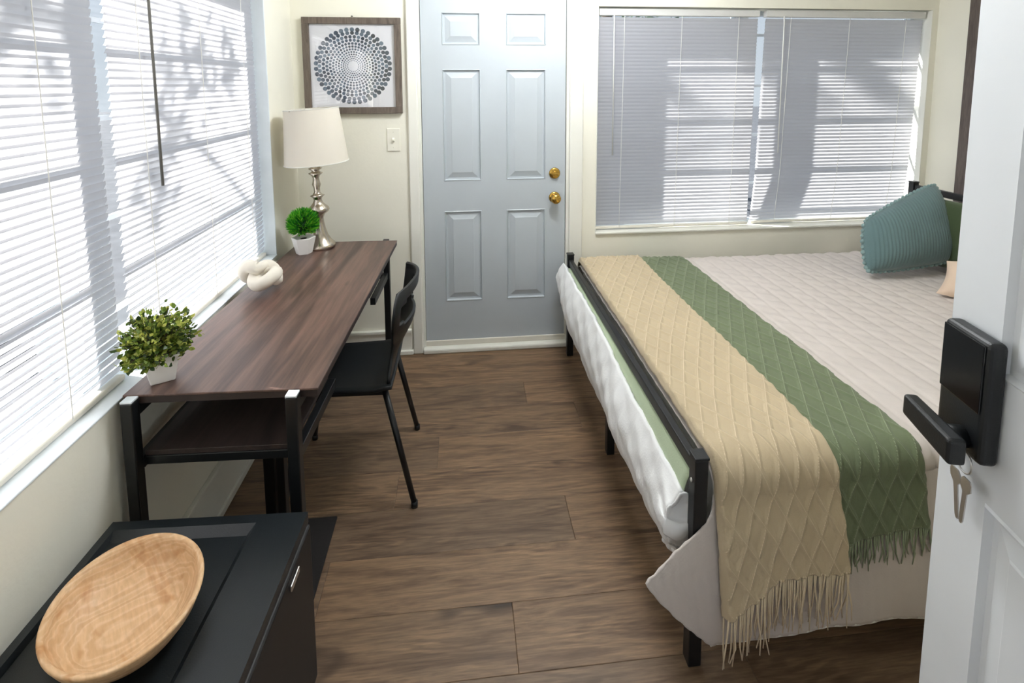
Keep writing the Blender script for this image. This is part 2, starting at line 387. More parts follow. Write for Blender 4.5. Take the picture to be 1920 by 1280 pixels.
def paneled_leaf(mb, w, h, panels, depth=.011, t=.044, m1=.018, m2=.045):
    """door leaf in local coords: x 0..w, z 0..h, front face y=0 (looking along +y); sunk moulding around raised fields"""
    xs = sorted({0, w} | {p[0] for p in panels} | {p[1] for p in panels}); zs = sorted({0, h} | {p[2] for p in panels} | {p[3] for p in panels})
    isp = lambda a, b, c, d: any(abs(a - p[0]) < 1e-6 and abs(b - p[1]) < 1e-6 and abs(c - p[2]) < 1e-6 and abs(d - p[3]) < 1e-6 for p in panels)
    for a, b in zip(xs, xs[1:]):
        for c, d in zip(zs, zs[1:]):
            if not isp(a, b, c, d): mb.quad((a, 0, c), (b, 0, c), (b, 0, d), (a, 0, d))
    for a, b, c, d in panels:
        rings = [(0, 0), (.004, -.003), (.009, depth), (m1, depth), (m2, .002), (m2 + .004, .0)]
        rg = []
        for ins, dy in rings: rg.append([(a + ins, dy, c + ins), (b - ins, dy, c + ins), (b - ins, dy, d - ins), (a + ins, dy, d - ins)])
        for q, r_ in zip(rg, rg[1:]):
            for k in range(4): mb.quad(q[k], q[(k + 1) % 4], r_[(k + 1) % 4], r_[k])
        mb.quad(*rg[-1])
    mb.quad((0, t, 0), (0, t, h), (w, t, h), (w, t, 0)); mb.quad((0, 0, 0), (0, 0, h), (0, t, h), (0, t, 0)); mb.quad((w, 0, 0), (w, t, 0), (w, t, h), (w, 0, h))
    mb.quad((0, 0, 0), (0, t, 0), (w, t, 0), (w, 0, 0)); mb.quad((0, 0, h), (w, 0, h), (w, t, h), (0, t, h))
    return mb
d1 = thing('door_1', None, None, (DL, YB + .012, .062), kind='structure')
W = DR - DL; zb = .062
pan = []
for a, b in ((-.107 - DL, .106 - DL), (.250 - DL, .477 - DL)):
    for c, d in ((.297, .833), (1.008, 1.64), (1.772, 1.95)): pan.append((a, b, c - zb, d - zb))
paneled_leaf(MB(), W, DT - zb, pan).build('leaf', 'door', d1, local=True)
def rosette(parent, x, z, knob):
    o = MB().lathe([(0.001, 0), (.031, 0), (.033, .004), (.027, .009), (.016, .011)], 28).xf(Matrix.Translation((x, 0, z)) @ Matrix.Rotation(R(90), 4, 'X')).build('deadbolt' if not knob else 'door_knob', 'brass', parent, True, local=True)
    if knob:
        MB().lathe([(.011, .009), (.011, .026), (.02, .034), (.028, .046), (.029, .056), (.024, .066), (.012, .07), (.001, .071)], 28).xf(Matrix.Translation((x, 0, z)) @ Matrix.Rotation(R(90), 4, 'X')).build('grip', 'brass', o, True, local=True)
    else:
        MB().lathe([(.014, .009), (.014, .016), (.012, .018)], 20).xf(Matrix.Translation((x, 0, z)) @ Matrix.Rotation(R(90), 4, 'X')).build('hub', 'brass', o, True, local=True)
        MB().box(x - .018, x + .018, -.03, -.016, z - .005, z + .005).build('thumb_turn', 'brass', o, bevel=.003, local=True)
    return o
rosette(d1, .53 - DL, .900 - zb, True); rosette(d1, .53 - DL, 1.042 - zb, False)

# ---- windows with panes and bars
def window(name, axis, u0, u1, z0, z1, plane, mullions, bars, out):
    """axis 'y': window in the left wall (u = y, plane = x); axis 'x': window in the back wall (u = x, plane = y). out = direction outwards"""
    P = (lambda u, d, z: (plane + out * d, u, z)) if axis == 'y' else (lambda u, d, z: (u, plane + out * d, z))
    def bx(u0, u1, d0, d1, z0, z1):
        a, b = P(u0, d0, z0), P(u1, d1, z1); return MB().box(*[q for i in range(3) for q in (min(a[i], b[i]), max(a[i], b[i]))])
    o = thing(name, None, None, P((u0 + u1) / 2, 0, z0), kind='structure')
    ft = .028
    bx(u0, u1, 0, .05, z0, z0 + ft).build('window_frame', 'alu', o, bevel=.003); bx(u0, u1, 0, .05, z1 - ft, z1).build('window_frame', 'alu', o, bevel=.003)
    bx(u0, u0 + ft, 0, .05, z0 + ft, z1 - ft).build('window_frame', 'alu', o, bevel=.003); bx(u1 - ft, u1, 0, .05, z0 + ft, z1 - ft).build('window_frame', 'alu', o, bevel=.003)
    us = [u0 + ft]
    for c, w in mullions:
        bx(c - w / 2, c + w / 2, -.002, .06, z0 + ft, z1 - ft).build('mullion', 'alu', o, bevel=.003); us += [c - w / 2, c + w / 2]
    us.append(u1 - ft)
    zs = [z0 + ft] + list(bars) + [z1 - ft]
    for a, b in zip(us[::2], us[1::2]):
        for z in bars: bx(a, b, .020, .031, z - .008, z + .008).build('muntin', 'alu', o)
        for i, (c, d) in enumerate(zip(zs, zs[1:])):
            bx(a, b, .024, .027, c + (.008 if i else 0), d - (.008 if i < len(zs) - 2 else 0)).build('pane', 'glass', o)
    return o
window('window_1', 'y', LW[0], LW[1], LW[2], LW[3], XL - WD, [(1.452, .085)], [.84, 1.14, 1.455, 1.755], -1)
window('window_2', 'x', BW[0], BW[1], BW[2], BW[3], YB + WDB, [(1.70, .085)], [.93, 1.235, 1.54, 1.85], 1)
# sills and jamb liners
s1 = tag(MB().box(XL - WD, XL + .004, LW[0], LW[1], LW[2] + .0005, LW[2] + .006).build('trim_2', 'alu', bevel=.002), kind='structure')
tag(MB().box(XL - WD, XL + .003, LW[1] - .008, LW[1] - .0005, LW[2] + .006, LW[3]).build('trim_4', 'alu', bevel=.002), kind='structure')
tag(MB().box(BW[0], BW[1], YB - .014, YB + WDB, BW[2] + .0005, BW[2] + .014).build('trim_5', 'trim', bevel=.004), kind='structure')
tag(MB().box(BW[0] + .0005, BW[0] + .005, YB - .002, YB + WDB, BW[2] + .014, BW[3]).build('trim_6', 'trim', bevel=.002), kind='structure')
tag(MB().box(BW[1] - .006, BW[1] - .0005, YB - .002, YB + WDB, BW[2] + .014, BW[3]).build('trim_7', 'trim', bevel=.002), kind='structure')
# entrance jambs behind the camera
eb = thing('trim_8', None, None, (OD[1], YF - WT, 0), kind='structure')
MB().box(OD[0] - .02, OD[0], YF - WT, YF, 0, 2.05).build('jamb', 'trim', eb); MB().box(OD[1], OD[1] + .02, YF - WT, YF, 0, 2.05).build('jamb', 'trim', eb)
MB().box(OD[0] - .02, OD[1] + .02, YF - WT, YF, 2.05, 2.07).build('jamb', 'trim', eb)

# ---- the open entrance door on the right, with its lock
A = R(13); FE = Vector((.868, .78, .012)); OW = .815
dd = Vector((math.sin(A), math.cos(A), 0)); HINGE = FE - dd * OW
d2 = thing('door_2', None, None, HINGE, R(90) - A, kind='structure')      # local x runs from the hinge to the free edge, local +y faces the room's left
pan = []
for a, b in ((.105, .36), (.455, .71)):
    for c, d in ((.215, .87), (1.09, 1.70), (1.80, 1.94)): pan.append((OW - b, OW - a, c - .012, d - .012))
lf = paneled_leaf(MB(), OW, 2.02, pan, depth=.009, m1=.02, m2=.05).xf(Matrix.Translation((OW, 0, 0)) @ Matrix.Rotation(R(180), 4, 'Z'))
lf.build('leaf', 'opendoor', d2, local=True)
def dl(s, off, z): return (OW - s, off, z - .012)      # s from the free edge, off from the face
lk = MB().box(OW - .125, OW - .024, 0, .030, .944 - .012, 1.150 - .012).build('lock_body', 'blackplastic', d2, bevel=.010, segs=4, local=True)
MB().box(OW - .118, OW - .031, .030, .033, 1.03 - .012, 1.143 - .012).build('keypad_panel', plain('gloss_black', (8, 9, 11), .12), lk, bevel=.001, local=True)
MB().lathe([(.001, 0), (.017, 0), (.017, .03)], 20, cap0=False).xf(Matrix.Translation(dl(.088, .03, .972)) @ Matrix.Rotation(R(-90), 4, 'X')).build('spindle', 'blackplastic', d2, True, local=True)
MB().hexa([dl(.126, .048, .944), dl(.010, .053, .956), dl(.126, .076, .944), dl(.010, .077, .956), dl(.126, .048, .988), dl(.010, .053, .995), dl(.126, .076, .988), dl(.010, .077, .995)]).build('lever', 'blackplastic', d2, bevel=.006, segs=3, local=True)
# ================================================================ BLINDS
def slat_mesh(name, length, axis, inner):
    """one crowned slat, centred; axis along its length; 'inner' = unit sign of the direction into the room"""
    mb = MB(); w, tilt, n = .0256, R(71), 4; rows = []
    for i in range(n + 1):
        t = i / n - .5; a = t * w; crown = .0022 * (1 - (2 * t) ** 2)
        d = a * math.cos(tilt) + crown * math.sin(tilt); z = a * math.sin(tilt) - crown * math.cos(tilt)
        rows.append((d * inner, z))
    for e in (-.5, .5):
        for d, z in rows: mb.v.append((d, e * length, z) if axis == 'y' else (e * length, d, z))
    for i in range(n): mb.f.append((i, i + 1, n + 2 + i, n + 1 + i))
    me = mb.mesh(name); me.materials.append(M['slat']); me.polygons.foreach_set('use_smooth', [True] * len(me.polygons)); return me
def blind(label, axis, u0, u1, ztop, zbot, plane, inner, cords, wand, wandz, wandmat, bow=None, skew=0.0):
    P = (lambda u, d, z: (plane + inner * d, u, z)) if axis == 'y' else (lambda u, d, z: (u, plane + inner * d, z))
    uc = (u0 + u1) / 2; bow = bow or (lambda z: 0)
    o = thing('venetian_blind', label, 'blind', P(uc, 0, zbot), group='white slatted window blinds')
    def bx(u0, u1, d0, d1, z0, z1):
        a, b = P(u0, d0, z0), P(u1, d1, z1); return MB().box(*[q for i in range(3) for q in (min(a[i], b[i]), max(a[i], b[i]))])
    bx(u0 - .003, u1 + .003, -.018, .020, ztop, ztop + .038).build('headrail', 'headrail', o, bevel=.003)
    b = bow(zbot); sk = skew
    bx(u0 + sk, u1 + sk, -.013 + b, .013 + b, zbot, zbot + .016).build('bottom_rail', 'rail', o, bevel=.006, segs=3)
    pitch = .0214; z = zbot + .034; n = 0; me = slat_mesh('slat', u1 - u0, axis, inner)
    while z < ztop - .006:
        q = P(uc + sk * (ztop - z) / (ztop - zbot), bow(z), z); p = Vector(q) - o.location
        s = part(me, 'slat', o, p); jit = random.uniform(-.5, .5)
        s.rotation_euler = (R(jit), 0, 0) if axis == 'x' else (0, R(jit), 0)
        z += pitch; n += 1
    zz = [zbot + .01 + (ztop - zbot - .01) * k / 12 for k in range(13)]
    for c in cords:
        for dd_ in (.0125,):
            MB().tube([P(c + sk * (ztop - q) / (ztop - zbot), dd_ + bow(q), q) for q in zz], .0013, 5).build('ladder_cord', 'cord', o, True)
    MB().tube([P(wand, .024, ztop + .004), P(wand, .026, ztop - .03), P(wand + .002, .026, wandz)], .0042 if wandmat == 'wand' else .0035, 6).build('tilt_wand', wandmat, o, True)
    return o
LP = XL - .053
blind('white blind on the left wall nearest the camera, beside the small fridge', 'y', .40, 1.428, 1.96, .742, LP, 1, [.62, 1.235], .55, 1.25, 'wand')
blind('white blind on the left wall above the desk, with a long dark tilt wand', 'y', 1.475, 2.452, 1.96, .742, LP, 1, [1.60, 1.96, 2.32], 1.64, 1.245, 'wand')
BP = YB + .045
blind('left blind of the back window, next to the grey panelled door', 'x', .79, 1.752, 1.945, .692, BP, -1, [.939, 1.282, 1.63], .873, 1.138, 'clearwand', skew=-.012)
blind('right blind of the back window, above the head end of the bed', 'x', 1.80, 2.82, 1.945, .692, BP, -1, [1.955, 2.332, 2.70], 1.903, 1.136, 'clearwand', bow=lambda z: -.022 * sstep(1.05, .70, z) if z < 1.05 else 0.0, skew=-.03)

# ================================================================ LEFT SIDE: desk and what stands on it
DK = thing('writing_desk', 'dark walnut desk on black steel legs, standing under the left window', 'desk', (-.893, 1.332, 0), -.0377)
DW, DLn, DZ = .50, 1.284, .75
def dbx(*a): return MB().box(*a)
dbx(0, DW, 0, DLn, DZ - .006, DZ).build('desktop', 'desk', DK, bevel=.0015, local=True)
dbx(.0015, DW - .0015, .0015, DLn - .0015, DZ - .024, DZ - .0062).build('edge_band', 'deskedge', DK, local=True)
for xa in (.012, .424):
    for ya in (-.031, DLn + .001):
        lg = dbx(xa, xa + .031, ya, ya + .030, 0, DZ - .006).build('leg', 'black', DK, bevel=.003, local=True)
        dbx(xa + .001, xa + .030, ya + .001, ya + .029, DZ - .006, DZ - .001).build('end_cap', 'alu' if ya < 0 else 'black', lg, bevel=.001, local=True)
for xa in (.016, .428): dbx(xa, xa + .024, 0, DLn, DZ - .055, DZ - .0245).build('side_rail', 'black', DK, bevel=.002, local=True)
for ya, yb in ((0, .33), (.965, DLn)):
    dbx(.044, .423, ya + .002, yb, .578, .592).build('shelf', 'shelf', DK, bevel=.001, local=True)
    dbx(.044, .423, ya if ya == 0 else yb - .024, ya + .024 if ya == 0 else yb, .553, .5775).build('shelf_rail', 'black', DK, bevel=.002, local=True)
    for xa in (.018, .424): dbx(xa, xa + .024, ya, yb, .545, .5775).build('shelf_rail', 'black', DK, bevel=.002, local=True)
for xa in (.215, .256): dbx(xa, xa + .034 - .008 * (xa > .23), .285, .315, .0085, .577).build('support_post', 'black', DK, bevel=.002, local=True)

# mat under the desk
tag(MB().box(-.82, -.467, 1.40, 1.721, 0, .008).build('floor_mat', 'darkmat', bevel=.003), 'thin black mat on the floor behind the small fridge', 'mat')

# table lamp
LB = Vector((-.708, 2.53, .75)); LA = thing('table_lamp', 'table lamp with white drum shade and turned nickel base', 'lamp', LB)
tilt = Matrix.Translation(LB) @ Matrix.Rotation(R(-2.0), 4, 'Y')
prof = [(.001, 0), (.066, 0), (.068, .006), (.066, .018), (.060, .024), (.050, .036), (.036, .062), (.027, .095), (.022, .125), (.021, .150), (.028, .168), (.046, .180), (.052, .190), (.048, .202),
        (.032, .216), (.024, .226), (.019, .240), (.022, .252), (.034, .262), (.022, .268), (.015, .280), (.015, .300), (.021, .318), (.017, .332), (.015, .350), (.020, .362), (.034, .374), (.020, .381), (.018, .388), (.033, .398), (.020, .404), (.011, .412), (.010, .46), (.001, .461)]
MB().lathe([(r, z) for r, z in prof], 36).xf(tilt).build('base', 'steel', LA, True)
sh = MB()
so = [(.150, .425), (.149, .43), (.127, .688), (.126, .692)]
sh.lathe(so, 48, cap0=False, cap1=False)
S = sh.xf(tilt @ Matrix.Translation((.022, 0, 0)) @ Matrix.Rotation(R(-1.5), 4, 'Y')).build('lamp_shade', 'shade', LA, True, solid=.002)
for rr, zz in ((.1265, .690), (.1495, .427)):
    MB().tube([(rr * math.cos(a), rr * math.sin(a), zz) for a in [2 * math.pi * k / 40 for k in range(40)]], .0025, 6, closed=True).xf(tilt @ Matrix.Translation((.022, 0, 0)) @ Matrix.Rotation(R(-1.5), 4, 'Y')).build('rim_binding', 'whitecloth', S, True)
spd = MB()
for k in range(3):
    a = 2 * math.pi * k / 3; spd.tube([(0, 0, .66), (.13 * math.cos(a), .13 * math.sin(a), .685)], .0018, 6)
spd.tube([(0, 0, .45), (0, 0, .67)], .004, 6).xf(tilt).build('harp', 'steel', LA, True)

# grass ball plant in hexagonal pot
GP = Vector((-.766, 2.445, .75)); gp = thing('potted_grass', 'ball of bright green artificial grass in a small white hexagonal pot', 'plant', GP)
MB().lathe([(.036, 0), (.037, .002), (.055, .078), (.052, .080), (.046, .072)], 6, GP, rot=R(12)).build('pot', 'ceramic', gp)
MB().lathe([(.045, .068), (.001, .074)], 12, GP, cap0=False, cap1=False).build('soil', 'soil', gp)
cc = GP + Vector((0, 0, .145)); gb = MB()
MB().lathe([(.05 * math.sin(math.pi * j / 10) + .0003, -.05 * math.cos(math.pi * j / 10)) for j in range(11)], 20, cc).build('core', 'core', gp, True)
for i in range(1500):
    ph = math.acos(1 - 1.75 * random.random()); th = random.uniform(0, 2 * math.pi)
    d = Vector((math.sin(ph) * math.cos(th), math.sin(ph) * math.sin(th), math.cos(ph)))
    e = (d + Vector((0, 0, .55)) + Vector((random.gauss(0, .18), random.gauss(0, .18), 0))).normalized()
    r0 = random.uniform(.035, .055); p = cc + d * r0; tip = cc + d * .050 + e * random.uniform(.022, .036); s_ = e.cross(Vector((random.gauss(0, 1), random.gauss(0, 1), random.gauss(0, 1)))).normalized() * .0028
    mid = (p + tip) / 2 + d * .003
    gb.quad(p - s_ * .6, p + s_ * .6, mid + s_, tip, mid - s_)
tag(gb.build('grass_blades', 'grassleaf', gp), kind='stuff')

# knot sculpture
KN = Vector((-.778, 1.975, .75)); kp = []
for i in range(96):
    t = 2 * math.pi * i / 96
    kp.append(Vector((math.sin(t) + 2 * math.sin(2 * t), math.cos(t) - 2 * math.cos(2 * t), -1.15 * math.sin(3 * t))))
km = Matrix.Translation(KN + Vector((0, 0, .072))) @ Matrix.Rotation(R(35), 4, 'Z') @ Matrix.Rotation(R(22), 4, 'Y') @ Matrix.Scale(.023, 4)
open_path = [km @ p for p in kp[10:92]]
e0 = open_path[-1] + Vector((.035, .02, .015)); open_path += [open_path[-1].lerp(e0, .5), e0]
tag(MB().tube(open_path, [.012 + .013 * min(1, i / 2, (len(open_path) - 1 - i) / 2) for i in range(len(open_path))], 16).build('knot_sculpture', 'knot', smooth=True), 'off-white ceramic knot ornament on the desk beside the window', 'ornament')

# boxwood plant
BX = Vector((-.832, 1.405, .75)); bx_ = thing('potted_boxwood', 'leafy green artificial shrub in a white square pot at the near desk corner', 'plant', BX)
pm = Matrix.Translation(BX) @ Matrix.Rotation(R(28), 4, 'Z')
MB().hexa([Vector(p) for p in ((-.028, -.028, 0), (.028, -.028, 0), (-.028, .028, 0), (.028, .028, 0), (-.042, -.042, .078), (.042, -.042, .078), (-.042, .042, .078), (.042, .042, .078))]).xf(pm).build('pot', 'ceramic', bx_, bevel=.003)
st = MB(); lv = MB(); bc = BX + Vector((-.010, -.004, .110))
for i in range(150):
    ph = math.acos(1 - 1.6 * random.random()); th = random.uniform(0, 2 * math.pi)
    d = Vector((math.sin(ph) * math.cos(th), math.sin(ph) * math.sin(th), math.cos(ph))); rr = random.uniform(.055, .098)
    tip = bc + Vector((d.x * rr, d.y * rr, d.z * rr * .92)); base = BX + Vector((d.x * .02, d.y * .02, .075))
    if tip.x < XL + .004: tip.x = XL + .004 + random.uniform(0, .02)
    st.tube([base, base.lerp(tip, .6) + Vector((0, 0, .01)), tip], .0009, 4, False)
    for k in range(15):
        q = base.lerp(tip, .45 + .04 * k) + Vector((random.gauss(0, .008), random.gauss(0, .008), random.gauss(0, .007)))
        if q.x < XL + .008: q.x = XL + .008
        e = (d + Vector((random.gauss(0, .8), random.gauss(0, .8), random.gauss(.3, .6)))).normalized(); s_ = e.cross(Vector((random.gauss(0, 1), random.gauss(0, 1), random.gauss(0, 1)))).normalized()
        L = random.uniform(.012, .019); wd = L * .32; n_ = e.cross(s_) * (L * .12)
        lv.quad(q, q + e * L * .35 + s_ * wd + n_, q + e * L * .75 + s_ * wd * .8 + n_, q + e * L, q + e * L * .75 - s_ * wd * .8 + n_, q + e * L * .35 - s_ * wd + n_)
st.build('stems', 'bark', bx_); tag(lv.build('foliage', 'boxleaf', bx_), kind='stuff')

# ---- chair
CH = thing('desk_chair', 'black plastic chair with slim splayed legs, pushed under the desk', 'chair', (-.45, 1.95, 0))
def seat(u, v):
    x = -.655 + .385 * u; y = 1.765 + .37 * v - .0; w = 1 - .10 * (1 - u); y = 1.95 + (y - 1.95) * w
    z = .440 + .012 * (2 * v - 1) ** 2 - .014 * sstep(.15, 0, u) + .012 * sstep(.8, 1, u)
    return (x, y, z)
MB().grid(seat, 14, 12).build('seat', 'blackplastic', CH, True, solid=.016, bevel=.004)
# backrest: curved shell with a hand slot
bk = MB(); nu, nv = 24, 26; keep = {}
def back(u, v):
    z = .435 + .385 * v; hw = interp(v, [(0, .165), (.12, .172), (.3, .135), (.42, .130), (.6, .185), (.8, .205), (.93, .195), (1, .165)])
    y = 1.955 + (2 * u - 1) * hw
    x = -.285 + .040 * v ** 1.2 + .062 * (1 - (2 * u - 1) ** 2) * sstep(.1, .6, v)
    return (x, y, z - .02 * (2 * u - 1) ** 2 * v)
ids = {}
for j in range(nv + 1):
    for i in range(nu + 1): ids[i, j] = len(bk.v); bk.v.append(back(i / nu, j / nv))
for j in range(nv):
    for i in range(nu):
        u, v = (i + .5) / nu, (j + .5) / nv
        if .10 < u < .80 and .60 < v < .88 and not ((u < .15 or u > .74) and (v < .65 or v > .83)): continue
        bk.f.append((ids[i, j], ids[i + 1, j], ids[i + 1, j + 1], ids[i, j + 1]))
bk.build('backrest', 'blackplastic', CH, True, solid=.012, offset=0, bevel=.003)
for (tx, ty, fx, fy) in ((-.30, 1.80, -.195, 1.742), (-.30, 2.10, -.222, 2.168), (-.60, 1.81, -.665, 1.762), (-.60, 2.09, -.665, 2.150)):
    lg = MB().tube([(tx, ty, .432), (fx, fy, .012)], [.0125, .0105], 12).build('leg', 'black', CH, True)
    MB().tube([(fx, fy, .0), (fx, fy, .022)], .0125, 12).build('foot_cap', 'blackplastic', lg, True)
MB().bar((-.30, 1.80, .425), (-.60, 1.81, .425), .02).bar((-.30, 2.10, .425), (-.60, 2.09, .425), .02).build('seat_frame', 'black', CH)

# ---- small fridge and bowl
FR = thing('mini_fridge', 'small black refrigerator in the near left corner, carrying a wooden bowl', 'fridge', (-.866, 1.222, 0), R(-2.2))
FD = .50
MB().box(0, .415, -FD, 0, .012, .462).build('body', 'fridge', FR, bevel=.006, local=True)
tp = MB(); zt, zr = .490, .477
ring_o = [(0, -FD), (.468, -FD), (.468, 0), (0, 0)]; ring_i = [(.018, -FD + .03), (.352, -FD + .03), (.352, -.024), (.018, -.024)]; ring_j = [(.024, -FD + .045), (.338, -FD + .045), (.338, -.046), (.024, -.046)]
for a in range(4):
    b = (a + 1) % 4
    tp.quad((*ring_o[a], zt), (*ring_o[b], zt), (*ring_i[b], zt), (*ring_i[a], zt)); tp.quad((*ring_i[a], zt), (*ring_i[b], zt), (*ring_j[b], zr), (*ring_j[a], zr))
    tp.quad((*ring_o[a], .4625), (*ring_o[b], .4625), (*ring_o[b], zt), (*ring_o[a], zt))
tp.quad(*[(*q, zr) for q in ring_j]); tp.quad(*[(*q, .4625) for q in reversed(ring_o)])
tp.build('top_panel', 'fridge', FR, bevel=.004, segs=3, local=True)
dr = MB().box(.420, .474, -FD, 0, .03, .4605).build('fridge_door', 'fridgedoor', FR, bevel=.008, segs=3, local=True)
MB().box(.4745, .479, -.145, -.095, .425, .440).build('handle', 'keysteel', dr, bevel=.002, local=True)
for x in (.04, .37):
    for y in (-FD + .04, -.04): MB().lathe([(.015, 0), (.015, .012)], 12, (x, y, 0)).build('foot', 'blackplastic', FR, local=True)
# bowl
bp = MB(); a_, b_ = .150, .130
outer = [(.30, 0), (.55, .004), (.80, .026), (.93, .050), (1.0, .072), (1.005, .076), (.985, .078)]; inner = [(.93, .075), (.90, .062), (.80, .042), (.62, .024), (.40, .015), (.2, .012), (.01, .011)]
bp.lathe(outer + inner, 64, sx=a_, sy=b_, cap1=True)
BO = Matrix.Translation((-.672, .965, .4772)) @ Matrix.Rotation(R(128), 4, 'Z')
o = bp.build('wooden_bowl', 'bowl', smooth=True); o.matrix_world = BO
tag(o, 'pale carved wooden bowl lying on top of the black fridge', 'bowl')

# ================================================================ BACK WALL ITEMS
PC = Vector((-.583, YB - .001, 1.656)); pc = thing('framed_print', 'square framed print of blue dots in rings, hanging by the door', 'picture', (PC.x, PC.y, PC.z - .26))
hw, hh, fw = .258, .258, .035
for i, (x0, x1, z0, z1) in enumerate(((-hw, hw, hh - fw, hh), (-hw, hw, -hh, -hh + fw), (-hw, -hw + fw, -hh + fw, hh - fw), (hw - fw, hw, -hh + fw, hh - fw))):
    MB().box(PC.x + x0, PC.x + x1, PC.y - .026, PC.y, PC.z + z0, PC.z + z1).build('frame_side', 'frame', pc, bevel=.002)
MB().box(PC.x - hw + fw, PC.x + hw - fw, PC.y - .010, PC.y - .002, PC.z - hh + fw, PC.z + hh - fw).build('print', 'paper', pc)
dt = MB()
rings = [(.030, 20, .0028), (.040, 24, .0033), (.051, 28, .0038), (.063, 32, .0043), (.076, 34, .0050), (.090, 38, .0056), (.105, 40, .0064), (.121, 42, .0072), (.1385, 42, .0083), (.157, 44, .0092), (.177, 44, .0105), (.195, 42, .0118)]
for ri, (r, n, q) in enumerate(rings):
    for k in range(n):
        a = 2 * math.pi * (k + .5 * (ri % 2)) / n; cx, cz = PC.x + r * math.cos(a), PC.z + r * math.sin(a); b = len(dt.v)
        dt.v += [(cx + q * math.cos(2 * math.pi * j / 12), PC.y - .0104, cz + q * math.sin(2 * math.pi * j / 12)) for j in range(12)]; dt.f.append(tuple(range(b, b + 12)))
tag(dt.build('dot_pattern', 'dots', pc), kind='stuff')
MB().box(PC.x - hw + fw, PC.x + hw - fw, PC.y - .015, PC.y - .0135, PC.z - hh + fw, PC.z + hh - fw).build('glass_pane', 'picglass', pc)
MB().tube([(PC.x + .003, PC.y - .02, PC.z + hh + .006), (PC.x + .003, PC.y, PC.z + hh + .008)], .003, 8).build('nail', 'black', pc)

sw = thing('light_switch', 'cream light switch plate on the wall left of the grey door', 'switch', (-.380, YB, 1.18))
MB().box(-.416, -.344, YB - .006, YB, 1.187, 1.315).build('plate', 'plate', sw, bevel=.003)
MB().hexa([(-.385, YB - .018, 1.245), (-.375, YB - .018, 1.245), (-.386, YB - .006, 1.240), (-.374, YB - .006, 1.240), (-.385, YB - .018, 1.253), (-.375, YB - .018, 1.253), (-.386, YB - .006, 1.262), (-.374, YB - .006, 1.262)]).build('toggle', 'plate', sw)
for z in (1.208, 1.294): MB().lathe([(.0035, 0), (.003, .0015)], 10).xf(Matrix.Translation((-.380, YB - .006, z)) @ Matrix.Rotation(R(90), 4, 'X')).build('screw', 'rail', sw)

# ================================================================ BED
BD = thing('metal_bed', 'black metal bed frame with low foot rail and taller headboard', 'bed', (1.64, 1.94, 0))
XFt, XHd, YN, YFa = .600, 2.69, 1.158, 2.719
def post(x, y, h, w=.036):
    p = MB().box(x - w / 2, x + w / 2, y - w / 2, y + w / 2, .0, h).build('post', 'black', BD, bevel=.003)
    MB().box(x - w / 2 - .002, x + w / 2 + .002, y - w / 2 - .002, y + w / 2 + .002, h, h + .008).build('post_cap', 'black', p, bevel=.003)
for y in (YN, YFa): post(XFt, y, .594); post(XHd, y, .962)
MB().box(XFt - .011, XFt + .011, YN + .018, YFa - .018, .535, .572).build('foot_rail', 'black', BD, bevel=.003)
MB().lathe([(.006, 0), (.005, .003)], 12).xf(Matrix.Translation((XFt - .018, YN, .53)) @ Matrix.Rotation(R(-90), 4, 'Y')).build('bolt', 'keysteel', BD, True)
for z in (.915, .70, .45): MB().box(XHd - .012, XHd + .012, YN + .018, YFa - .018, z, z + .036).build('head_rail', 'black', BD, bevel=.003)
for k in range(7):
    y = YN + .2 + k * (YFa - YN - .4) / 6; MB().box(XHd - .007, XHd + .007, y - .007, y + .007, .486, .70).build('spindle', 'black', BD)
for y in (YN, YFa): MB().box(XFt + .018, XHd - .018, y - .012, y + .012, .245, .285).build('side_rail', 'black', BD)
MB().box(XFt - .012, XFt + .012, YN + .018, YFa - .018, .245, .285).build('end_rail', 'black', BD)
for x in (XFt + .004, 1.64): MB().box(x - .016, x + .016, 1.92, 1.952, 0, .245).build('leg', 'black', BD, bevel=.002)
for k in range(11): 
    x = XFt + .12 + k * .19; MB().box(x - .03, x + .03, YN + .012, YFa - .012, .2855, .298).build('slat', 'black', BD)

MT = tag(MB().box(.655, 2.65, 1.20, 2.675, .2985, .548).build('mattress', 'mattress', bevel=.04, segs=4), 'white mattress lying in the black bed frame under the quilt', 'mattress')

# quilt: top, near drape with its flared corner, foot bulge
QT = thing('quilt', 'oat coloured channel-stitched quilt spread over the bed', 'quilt', (1.64, 1.94, .30))
def quilt_relief(x, y):
    ch = .082; p = ((x - .05) / ch) % 1.0
    puff = .0075 * (1 - abs(2 * p - 1) ** 5) 
    wr = .0052 * hnoise(x * 26, y * 34) * (1 - abs(2 * p - 1) ** 2) + .0034 * hnoise(x * 60 + 3, y * 75, 1.7) * (1 - abs(2 * p - 1) ** 2) + .006 * hnoise(x * 2.2, y * 2.6, .6)
    fade = .35 + .65 * sstep(1.3, 1.9, y)
    return puff + wr * fade
ZQ = .556; YNE = 1.165; YFE = 2.70; RC = .05
def profile(s):
    """distance along a cross-section from the far hem (s=0) over the top and down the near side; returns y, z, ny, nz"""
    far = .16; top = (YFE - RC) - (YNE + RC); arc = RC * math.pi / 2
    if s < far: return YFE, ZQ - RC - (far - s), 1, 0
    s -= far
    if s < arc: a = s / RC; return YFE - RC + RC * math.cos(a), ZQ - RC + RC * math.sin(a), math.cos(a), math.sin(a)
    s -= arc
    if s < top: return YFE - RC - s, ZQ, 0, 1
    s -= top
    if s < arc: a = s / RC; return YNE + RC - RC * math.sin(a), ZQ - RC + RC * math.cos(a), -math.sin(a), math.cos(a)
    s -= arc
    k = .10; return YNE - .05 * sstep(0, .4, s) , ZQ - RC - s, -1, 0
